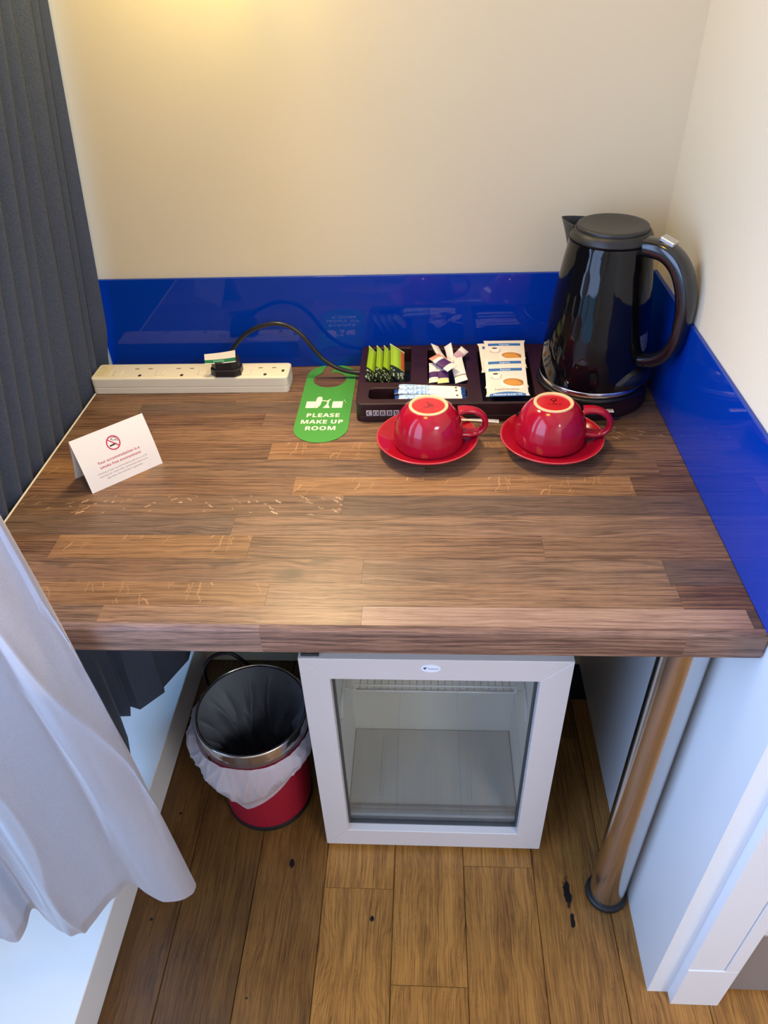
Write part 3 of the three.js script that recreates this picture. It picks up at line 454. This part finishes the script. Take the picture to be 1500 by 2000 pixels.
{
  const T = (bands) => canvasTex(128, 256, (x, w, h) => { x.fillStyle = '#e9e0da'; x.fillRect(0, 0, w, h); for (const [y, hh, c] of bands) { x.fillStyle = c; x.fillRect(0, y * h, w, hh * h); } });
  const P = '#4a2460', O = '#c98a70', K = '#c7a2b0';
  const C = [
    ['white and purple sugar sachet lying lowest at the near edge of the pile', [0.5555, 0.04, 0.083], [0.555, 0.03, 0.123], 0.1, 0.016, [[0.45, 0.3, P], [0.8, 0.2, '#efd9c6']]],
    ['sugar sachet with a yellow end poking from the pile towards the cups', [0.5695, 0.041, 0.09], [0.5695, 0.031, 0.127], 0.05, 0.018, [[0.35, 0.4, P], [0.78, 0.22, '#e8d48a']]],
    ['white sugar sachet standing up at the back corner of the pile', [0.556, 0.053, 0.045], [0.572, 0.045, 0.082], -0.5, 0.017, [[0.7, 0.2, O]]],
    ['white sugar sachet wedged upright between two others in the pile', [0.579, 0.055, 0.048], [0.583, 0.042, 0.085], 0.8, 0.014, []],
    ['pinkish sugar sachet lying across the back of the pile', [0.585, 0.046, 0.08], [0.6035, 0.05, 0.054], 0.4, 0.015, [[0.2, 0.5, K]]],
    ['plain white folded sugar sachet nearest the tea envelopes', [0.5905, 0.046, 0.079], [0.5975, 0.033, 0.126], 0.25, 0.02, [[0.72, 0.05, '#8d8078']]],
    ['sugar sachet with a broad purple band lying on top of the pile', [0.556, 0.051, 0.08], [0.5825, 0.048, 0.113], 0.2, 0.02, [[0.35, 0.4, P], [0.33, 0.02, '#c8b8d8'], [0, 0.2, O]]],
  ];
  for (const [label, a, b, roll, w, bands] of C) { const l = Math.hypot(a[0] - b[0], a[1] - b[1], a[2] - b[2]), tx = T(bands); tx.flipY = false; between(packetThing('sugar_sachet', label, 'loose sugar sachets in the square well', w, l * 1.08, 0.005, M(lin(1, 1, 1), 0.5, { map: tx }), 0.0022), a, b, roll); }
}
{
  const st = canvasTex(64, 512, (x, w, h) => {
    x.fillStyle = '#eceae6'; x.fillRect(0, 0, w, h); for (let i = 0; i < 260; i++) { const v = hash(i, 1, 2); x.fillStyle = hash(i, 5, 2) > 0.45 ? '#7fb0e0' : '#cfe0f2'; x.beginPath(); x.arc(hash(i, 2, 2) * w, h * (0.06 + 0.44 * v), 2 + 6 * hash(i, 3, 2), 0, 7); x.fill(); }
    x.fillStyle = '#123f86'; x.fillRect(0, 0, w, h * 0.06); x.fillRect(0, h * 0.94, w, h * 0.06); x.fillStyle = '#5a4a40'; x.beginPath(); x.arc(w * 0.4, h * 0.87, 9, 0, 7); x.fill();
  }); st.flipY = false;
  const S = [[[0.4965, 0.031, 0.1375], [0.6005, 0.031, 0.148], 'blue and white drink stick in the long slot, nearest the sachet wells'], [[0.4955, 0.032, 0.1545], [0.6015, 0.032, 0.158], 'blue and white drink stick in the long slot, between the other two'], [[0.4985, 0.029, 0.168], [0.6005, 0.029, 0.1665], 'blue and white drink stick in the long slot, nearest the red cup']];
  for (const [a, b, label] of S) between(packetThing('drink_stick', label, 'blue and white sticks in the slot', 0.0125, 0.1075, 0.0085, M(lin(1, 1, 1), 0.4, { map: st }), 0), a, b, 0.1);
}
{
  const tea = canvasTex(512, 512, (x, w, h) => {
    x.fillStyle = '#f3e8d8'; x.fillRect(0, 0, w, h); x.fillStyle = '#2f6cb0'; x.fillRect(42, 62, 420, 46); x.fillStyle = '#dfe8f4'; x.font = 'bold 36px sans-serif'; x.textAlign = 'center'; x.fillText('Express', 252, 97);
    x.fillStyle = '#d9cfc2'; x.beginPath(); x.ellipse(130, 215, 74, 34, 0, 0, 7); x.fill(); x.fillStyle = '#f7f1ea'; x.beginPath(); x.ellipse(132, 190, 50, 40, 0, 0, 7); x.fill(); x.strokeStyle = '#b9aca4'; x.lineWidth = 8; x.beginPath(); x.arc(186, 182, 16, -1.5, 1.7); x.stroke(); x.fillStyle = '#3a2c22'; x.beginPath(); x.ellipse(126, 152, 34, 13, 0, 0, 7); x.fill();
    x.save(); x.translate(340, 290); x.rotate(0.12); x.fillStyle = '#fbf4ea'; x.beginPath(); x.ellipse(0, 22, 160, 92, 0, 0, 7); x.fill(); x.fillStyle = '#c98a4a'; x.beginPath(); x.ellipse(8, 4, 136, 62, 0, 0, 7); x.fill(); x.fillStyle = '#e09a44'; x.beginPath(); x.ellipse(-6, 12, 104, 42, 0, 0, 7); x.fill(); x.fillStyle = '#8a5a2c'; x.beginPath(); x.moveTo(40, -38); x.quadraticCurveTo(110, -22, 132, 6); x.lineTo(132, 22); x.quadraticCurveTo(90, -8, 40, -38); x.fill(); x.restore();
    x.fillStyle = '#f3e8d8'; x.fillRect(462, 120, 50, 320); x.fillStyle = '#7a4a44'; x.font = 'bold 34px serif'; x.fillText('English Breakfast', 252, 420);
    x.fillStyle = '#3b78bd'; x.beginPath(); x.moveTo(42, 478); x.quadraticCurveTo(256, 418, 470, 478); x.lineTo(470, 512); x.lineTo(42, 512); x.fill(); x.fillStyle = '#eef3fa'; x.font = 'bold 34px sans-serif'; x.fillText('PREMIUM BLEND TEA', 256, 500);
  }); tea.flipY = false;
  const E = [
    [[0.658, 0.0535, 0.035], [0.6617, 0.038, 0.104], 0.02, 'tea envelope tilted out at the edge, lowest of the stack'],
    [[0.668, 0.0575, 0.036], [0.6662, 0.0435, 0.103], 0.015, 'tea envelope at the back of the stack showing its own cup picture'],
    [[0.6652, 0.051, 0.0845], [0.6655, 0.031, 0.1425], 0.03, 'tea envelope with only its upper blue band showing behind the front one'],
    [[0.6646, 0.0485, 0.1025], [0.6657, 0.0265, 0.16], 0.02, 'tea envelope fully in view at the front of the stack'],
  ];
  for (const [a, b, roll, label] of E) { const o = packetThing('tea_envelope', label, 'tea envelopes stacked in the tray', 0.066, Math.hypot(a[0] - b[0], a[1] - b[1], a[2] - b[2]), 0.0022, M(lin(0.97, 0.97, 0.97), 0.55, { map: tea }), 0); between(o, a, b, roll); }
}

// ------------------------------------------------------------------ kettle
{
  const t = thing('kettle', 'glossy black faceted electric kettle with a steel ring on the tray', 'kettle', [KX, H, KZ]);
  const gloss = M(lin(0.003, 0.003, 0.004), 0.05, { ior: 1.4 }), satin = M(lin(0.012, 0.012, 0.013), 0.42), steel = M(lin(0.7, 0.68, 0.65), 0.2, { metalness: 1 });
  const R = new THREE.CatmullRomCurve3([[0.0768, 0.048], [0.0762, 0.07], [0.0735, 0.105], [0.0695, 0.145], [0.064, 0.19], [0.0578, 0.23], [0.0552, 0.246], [0.051, 0.2535], [0.0485, 0.2555]].map(([r, y]) => new THREE.Vector3(r, y, 0)));
  // elongated hexagonal facets pressed into the body
  const NA = 30, CH = 0.03;
  const facet = (a, y) => { let best = 1e9; const row = Math.round((y - 0.05) / CH); for (let r = row - 1; r <= row + 1; r++) { const off = (r & 1) * 0.5, c = Math.round(a / (2 * Math.PI) * NA - off); for (let k = c - 1; k <= c + 1; k++) { const da = (a / (2 * Math.PI) * NA - off - k) / NA * 2 * Math.PI * 0.068, dy = (y - 0.05 - r * CH) * 0.45; best = Math.min(best, da * da + dy * dy); } } return best; };
  part('body', grid(264, 150, (u, v) => { const a = u * Math.PI * 2, p = R.getPoint(v), r = p.x + 2.6 * facet(a, p.y) * sstep(0.048, 0.06, p.y) * sstep(0.252, 0.235, p.y); return [r * Math.cos(a), p.y, -r * Math.sin(a)]; }), gloss, t);
  part('collar', lathe([[0.0486, 0.2553], [0.0556, 0.2455], [0.0548, 0.25], [0.052, 0.256], [0.0492, 0.2592], [0.0475, 0.259], [0.0465, 0.2565]], 72), satin, t);
  part('lid', lathe([[0.047, 0.256], [0.0478, 0.2615], [0.0465, 0.264], [0.043, 0.2644], [0.03, 0.2626], [0.015, 0.2615], [0, 0.2612]], 72), M(lin(0.02, 0.02, 0.02), 0.4), t, 'satin black lid');
  part('steel_ring', lathe([[0.0755, 0.0405], [0.0772, 0.041], [0.0782, 0.0445], [0.0775, 0.0485], [0.076, 0.0495]], 96), steel, t);
  part('underside', lathe([[0, 0.0412], [0.0756, 0.0412], [0.0756, 0.046], [0, 0.046]], 64), satin, t);
  // spout: an open V that leans out on the far side of the handle
  const dir = Math.atan2(0.667, 0.745);           // handle bearing in the xz plane
  const sp = (s, h, w) => [-s * Math.cos(dir) - w * Math.sin(dir), h, -s * Math.sin(dir) + w * Math.cos(dir)];
  const spout = (off) => grid(24, 14, (u, v) => { const q = 2 * u - 1, h = 0.185 + 0.074 * v, tip = 0.062 + 0.0185 * v * v, base = 0.0545 - 0.006 * v, wd = (0.004 + 0.022 * v); const s = tip - off - (tip - base + 0.004) * Math.pow(Math.abs(q), 1.5); return sp(s, h, q * (wd - off * 0.8)); });
  part('spout', merge([spout(0), spout(0.0018), grid(24, 1, (u, v) => { const q = 2 * u - 1, off = 0.0018 * v, s = 0.0805 - off - (0.0805 - 0.0485 + 0.004) * Math.pow(Math.abs(q), 1.5); return sp(s, 0.259, q * (0.026 - off * 0.8)); })]), M(lin(0.01, 0.01, 0.011), 0.35, { side: THREE.DoubleSide }), t);
  // handle: a thick loop, wider across than deep
  const hp = [[0.046, 0.2445], [0.062, 0.2455], [0.082, 0.2435], [0.1005, 0.2315], [0.1145, 0.209], [0.1215, 0.18], [0.1222, 0.155], [0.1195, 0.13], [0.1095, 0.1085], [0.094, 0.0955], [0.078, 0.0895], [0.068, 0.0885]];
  const hc = new THREE.CatmullRomCurve3(hp.map(([s, h]) => new THREE.Vector3(s, h, 0)));
  part('handle', grid(28, 90, (u, v) => { const p = hc.getPointAt(v), tg = hc.getTangentAt(v), a = u * Math.PI * 2, thick = 0.0125 - 0.0028 * sstep(0.35, 0.75, v), wide = 0.0155 - 0.004 * sstep(0.3, 0.9, v); const e = (c) => Math.sign(c) * Math.pow(Math.abs(c), 0.75); const nx = tg.y, ny = -tg.x; const s = p.x + nx * thick * e(Math.cos(a)), h = p.y + ny * thick * e(Math.cos(a)), w = wide * e(Math.sin(a)); return [s * Math.cos(dir) - w * Math.sin(dir), h, s * Math.sin(dir) + w * Math.cos(dir)]; }), M(lin(0.006, 0.006, 0.008), 0.16, { clearcoat: 0.6, clearcoatRoughness: 0.1, side: THREE.DoubleSide }), t);
  const sw = part('switch', new RoundedBoxGeometry(0.021, 0.006, 0.015, 3, 0.0015), M(lin(0.62, 0.6, 0.58), 0.3, { metalness: 0.8 }), t, 'silver lid release button');
  sw.position.set(0.0815 * Math.cos(dir), 0.258, 0.0815 * Math.sin(dir)); sw.rotation.set(0, -dir, 0); sw.rotateZ(-0.28);
  // upright water gauge beside the handle, and the foot moulding under it
  const ga = dir - 0.06;
  part('water_gauge', grid(8, 30, (u, v) => { const h = 0.1 + 0.115 * v, p = R.getPoint(clamp((h - 0.048) / 0.2075)), e = Math.sin(Math.PI * v) ** 0.3, a = ga + (2 * u - 1) * 0.2 * e, r = p.x + 0.0022; return [r * Math.cos(a), h, r * Math.sin(a)]; }), M(lin(0.1, 0.11, 0.15), 0.12, { clearcoat: 1, side: THREE.DoubleSide }), t, 'smoky water gauge strip');
  part('handle_foot', grid(20, 16, (u, v) => { const a = dir + (2 * u - 1) * 0.62, q = 1 - Math.pow(Math.abs(2 * u - 1), 2.2), r = 0.0755 + (0.0125 * q) * Math.pow(Math.sin(Math.PI * Math.min(1, 0.12 + v * 0.9)), 0.6), h = 0.05 + 0.03 * v * (0.4 + 0.6 * q); return [r * Math.cos(a), h, r * Math.sin(a)]; }), M(lin(0.006, 0.006, 0.008), 0.2, { side: THREE.DoubleSide }), t);
}

// ------------------------------------------------------------------ cups, saucers, spoons
const redGlaze = M(lin(0.37, 0.005, 0.022), 0.1, { specularIntensity: 1 });
function makeSaucer(label, x, z) {
  const t = thing('saucer', label, 'saucer', [x, H, z], 0, 'red saucers');
  part('dish', lathe([[0, 0.004], [0.02, 0.004], [0.022, 0.0], [0.028, 0.0], [0.03, 0.004], [0.045, 0.0075], [0.062, 0.0142], [0.0705, 0.0182], [0.0718, 0.0198], [0.0705, 0.0212], [0.068, 0.0204], [0.055, 0.0145], [0.04, 0.0098], [0.03, 0.0085], [0.0, 0.0085]], 96), redGlaze, t);
  part('rim_line', new THREE.TorusGeometry(0.0709, 0.0008, 8, 96).rotateX(Math.PI / 2).translate(0, 0.0207, 0), M(lin(0.55, 0.08, 0.07), 0.2), t);
  return t;
}
function makeCup(label, x, z, turn, mark) {
  const t = thing('cup', label, 'cup', [x, H + 0.0121, z], turn, 'upturned red cups');
  part('bowl', lathe([[0.0445, 0.002], [0.0465, 0.0], [0.0482, 0.0008], [0.0488, 0.004], [0.049, 0.012], [0.0482, 0.022], [0.0458, 0.033], [0.0415, 0.0435], [0.0355, 0.0515], [0.0305, 0.0555], [0.0282, 0.057], [0.0272, 0.0575]], 96), redGlaze, t);
  const ft = dataTex(128, 128, (i, j) => mix3([226, 178, 132], [246, 214, 176], fbm(i / 9, j / 9, 14, 3)));
  part('foot_ring', lathe([[0.0272, 0.0565], [0.0272, 0.0586], [0.0265, 0.0594], [0.0236, 0.0594], [0.0226, 0.0584], [0.0224, 0.056]], 72), M(lin(1, 0.98, 0.94), 0.75, { map: ft }), t, 'unglazed buff foot ring');
  const tx = canvasTex(256, 256, (x2, w, h) => { x2.fillStyle = '#c8202c'; x2.fillRect(0, 0, w, h); mark(x2); });
  part('base', planeUV(new THREE.CylinderGeometry(0.0226, 0.0226, 0.001, 48).translate(0, 0.0566, 0), 'X', 'Z', -0.0226, 0.0226, 0.0226, -0.0226), M(lin(0.95, 0.95, 0.95), 0.25, { map: tx, clearcoat: 0.5 }), t, 'glazed red base with a faint stamp');
  const pts = [[0.041, 0.0485], [0.052, 0.0505], [0.066, 0.0475], [0.0765, 0.038], [0.0788, 0.0265], [0.0725, 0.0165], [0.06, 0.0125], [0.0475, 0.0135]];
  const hc = new THREE.CatmullRomCurve3(pts.map(([a, b]) => new THREE.Vector3(a, b, 0)));
  part('handle', grid(20, 60, (u, v) => { const p = hc.getPointAt(v), tg = hc.getTangentAt(v), a = u * Math.PI * 2, k = 1 + 0.35 * Math.pow(Math.abs(2 * v - 1), 3); return [p.x + tg.y * 0.0042 * k * Math.cos(a), p.y - tg.x * 0.0042 * k * Math.cos(a), 0.0072 * k * Math.sin(a)]; }), redGlaze, t);
  return t;
}
makeSaucer('red saucer holding the upturned cup below the drink sticks', 0.5445, 0.2595);
makeSaucer('red saucer holding the upturned cup in front of the kettle', 0.7185, 0.2595);
makeCup('upturned red cup with a wide buff foot ring below the drink sticks', 0.5462, 0.2615, 0.03, (x) => { x.fillStyle = 'rgba(90,10,20,0.55)'; x.beginPath(); x.ellipse(118, 70, 8, 16, 0.2, 0, 7); x.ellipse(100, 150, 12, 10, 0, 0, 7); x.ellipse(150, 146, 14, 6, 0, 0, 7); x.ellipse(172, 120, 7, 7, 0, 0, 7); x.fill(); });
makeCup('upturned red cup with a dark stamp on its base in front of the kettle', 0.7165, 0.2555, -0.12, (x) => { x.strokeStyle = '#4a0810'; x.lineWidth = 9; x.beginPath(); x.arc(128, 78, 20, 2.4, 8.2); x.stroke(); x.beginPath(); x.moveTo(112, 92); x.lineTo(144, 92); x.moveTo(128, 96); x.lineTo(128, 122); x.stroke(); x.fillStyle = '#4a0810'; x.font = 'bold 26px sans-serif'; x.fillText('J. WHITE', 86, 152); });
function spoon(label, A, B) {      // bowl end A, handle end B
  const t = thing('teaspoon', label, 'spoon', [0, 0, 0], 0, 'teaspoons behind the cups'), m = M(lin(0.72, 0.7, 0.68), 0.18, { metalness: 1 });
  const L = Math.hypot(B[0] - A[0], B[1] - A[1], B[2] - A[2]);
  part('handle', grid(10, 30, (u, v) => { const a = u * Math.PI * 2, w = 0.0022 + 0.0024 * sstep(0.35, 1, v), z = -L / 2 + 0.036 + (L - 0.036) * v; return [w * Math.cos(a), 0.0011 * Math.sin(a) + 0.002 * Math.sin(v * 2.6), z]; }), M(lin(0.85, 0.84, 0.82), 0.25, { metalness: 0.6 }), t, 'bright flat handle');
  part('bowl', grid(20, 12, (u, v) => { const a = u * Math.PI * 2; return [0.0125 * v * Math.cos(a), -0.005 * (1 - v * v) + 0.002, -L / 2 + 0.02 + 0.019 * v * Math.sin(a)]; }), new THREE.MeshPhysicalMaterial({ color: lin(0.7, 0.68, 0.68), metalness: 1, roughness: 0.15, side: THREE.DoubleSide }), t);
  part('rivet_hole', new THREE.CylinderGeometry(0.0009, 0.0009, 0.003, 12).translate(0, 0.0008, L / 2 - 0.004), dark, t);
  between(t, A, B, 0); return t;
}
spoon('teaspoon with its pale handle beside the cup below the drink sticks', [0.513, 0.0215, 0.2165], [0.6475, 0.0215, 0.2255]);
spoon('teaspoon with its dark bowl and tilted handle behind the stamped cup', [0.672, 0.0215, 0.2105], [0.8125, 0.0265, 0.2065]);

// ------------------------------------------------------------------ lamps and added ceiling fills (above and behind the photograph's frame)
{
  const t = thing('wall_lamp', 'brass wall lamp with an opal-rimmed swivel head above the desk', 'lamp', [0.33, 1.43, 0]);
  const brass = M(lin(0.6, 0.45, 0.25), 0.3, { metalness: 1 });
  part('wall_plate', lathe([[0, 0.012], [0.032, 0.012], [0.036, 0.006], [0.036, 0], [0, 0]], 40).rotateX(Math.PI / 2).translate(0, 0.05, 0), brass, t);
  part('arm', tube([[0, 0.05, 0.01], [0, 0.06, 0.04], [0, 0.05, 0.075], [0, 0.02, 0.085]], 0.005, 30, 10), brass, t);
  const head = new THREE.Group(); head.name = 'lamp_head'; head.position.set(0, 0.0, 0.085); head.rotation.x = -0.55; t.add(head);
  part('shade', lathe([[0.012, 0.028], [0.022, 0.02], [0.028, 0.0], [0.0265, 0.0], [0.02, 0.018], [0.01, 0.0255]], 40), brass, head);
  part('lamp_lens', new THREE.SphereGeometry(0.024, 24, 16, 0, Math.PI * 2, Math.PI / 2, Math.PI / 2).scale(1, 0.5, 1), new THREE.MeshStandardMaterial({ color: 0xffffff, emissive: rgb(SPOT), emissiveIntensity: 6, roughness: 0.4, side: THREE.DoubleSide }), head);
  const l = new THREE.SpotLight(rgb(SPOT), 1, 0, 0.95, 1, 2); l.position.set(0.33, 1.41, 0.096); l.target.position.set(0.42, H, 0.5); l.castShadow = true; l.shadow.radius = 2; scene.add(l, l.target);
  const g = new THREE.PointLight(rgb(BULB), 1, 0, 2); g.position.set(0.27, 1.46, 0.13); g.castShadow = true; g.shadow.radius = 2; scene.add(g);
  const gl = thing('lamp_globe', 'small warm opal globe lamp on the wall beside the brass lamp', 'lamp', [0.27, 1.46, 0]);
  part('globe_lamp', new THREE.SphereGeometry(0.035, 32, 24).translate(0, 0, 0.13), new THREE.MeshStandardMaterial({ color: 0xffffff, emissive: rgb(BULB), emissiveIntensity: 6, roughness: 0.4 }), gl);
  part('stem', tube([[0, 0.0, 0.0], [0, 0.03, 0.05], [0, 0.05, 0.11], [0, 0.034, 0.13]], 0.005, 24, 10), brass, gl);
}
function addedCeilingPanel(label, x, z, w, d, power) {
  const t = thing('added_ceiling_light', label, 'ceiling light', [x, 2.4, z]);
  part('frame', merge([bx(-w / 2 - 0.02, w / 2 + 0.02, -0.025, 0, -d / 2 - 0.02, -d / 2), bx(-w / 2 - 0.02, w / 2 + 0.02, -0.025, 0, d / 2, d / 2 + 0.02), bx(-w / 2 - 0.02, -w / 2, -0.025, 0, -d / 2, d / 2), bx(w / 2, w / 2 + 0.02, -0.025, 0, -d / 2, d / 2)]), M(lin(0.7, 0.7, 0.7), 0.5), t);
  part('fill_diffuser_light', bx(-w / 2, w / 2, -0.02, -0.012, -d / 2, d / 2), new THREE.MeshStandardMaterial({ color: 0xffffff, emissive: rgb(power), emissiveIntensity: 0.15 }), t);
  const l = new THREE.RectAreaLight(rgb(power), 1, w, d); l.position.set(x, 2.375, z); l.lookAt(x, 0, z); scene.add(l);
}
addedCeilingPanel('square ceiling panel added out of view as neutral front fill', 2.0, 2.5, 0.8, 0.8, CEIL_FILL);  // unseen panel, added to light the front faces
addedCeilingPanel('small ceiling panel added over the desk alcove as warm fill', 0.33, 0.55, 0.26, 0.26, DOWN_FILL);  // unseen panel, added to warm the upper walls and desk

renderer.setSize(1500, 2000, false);
renderer.render(scene, camera);
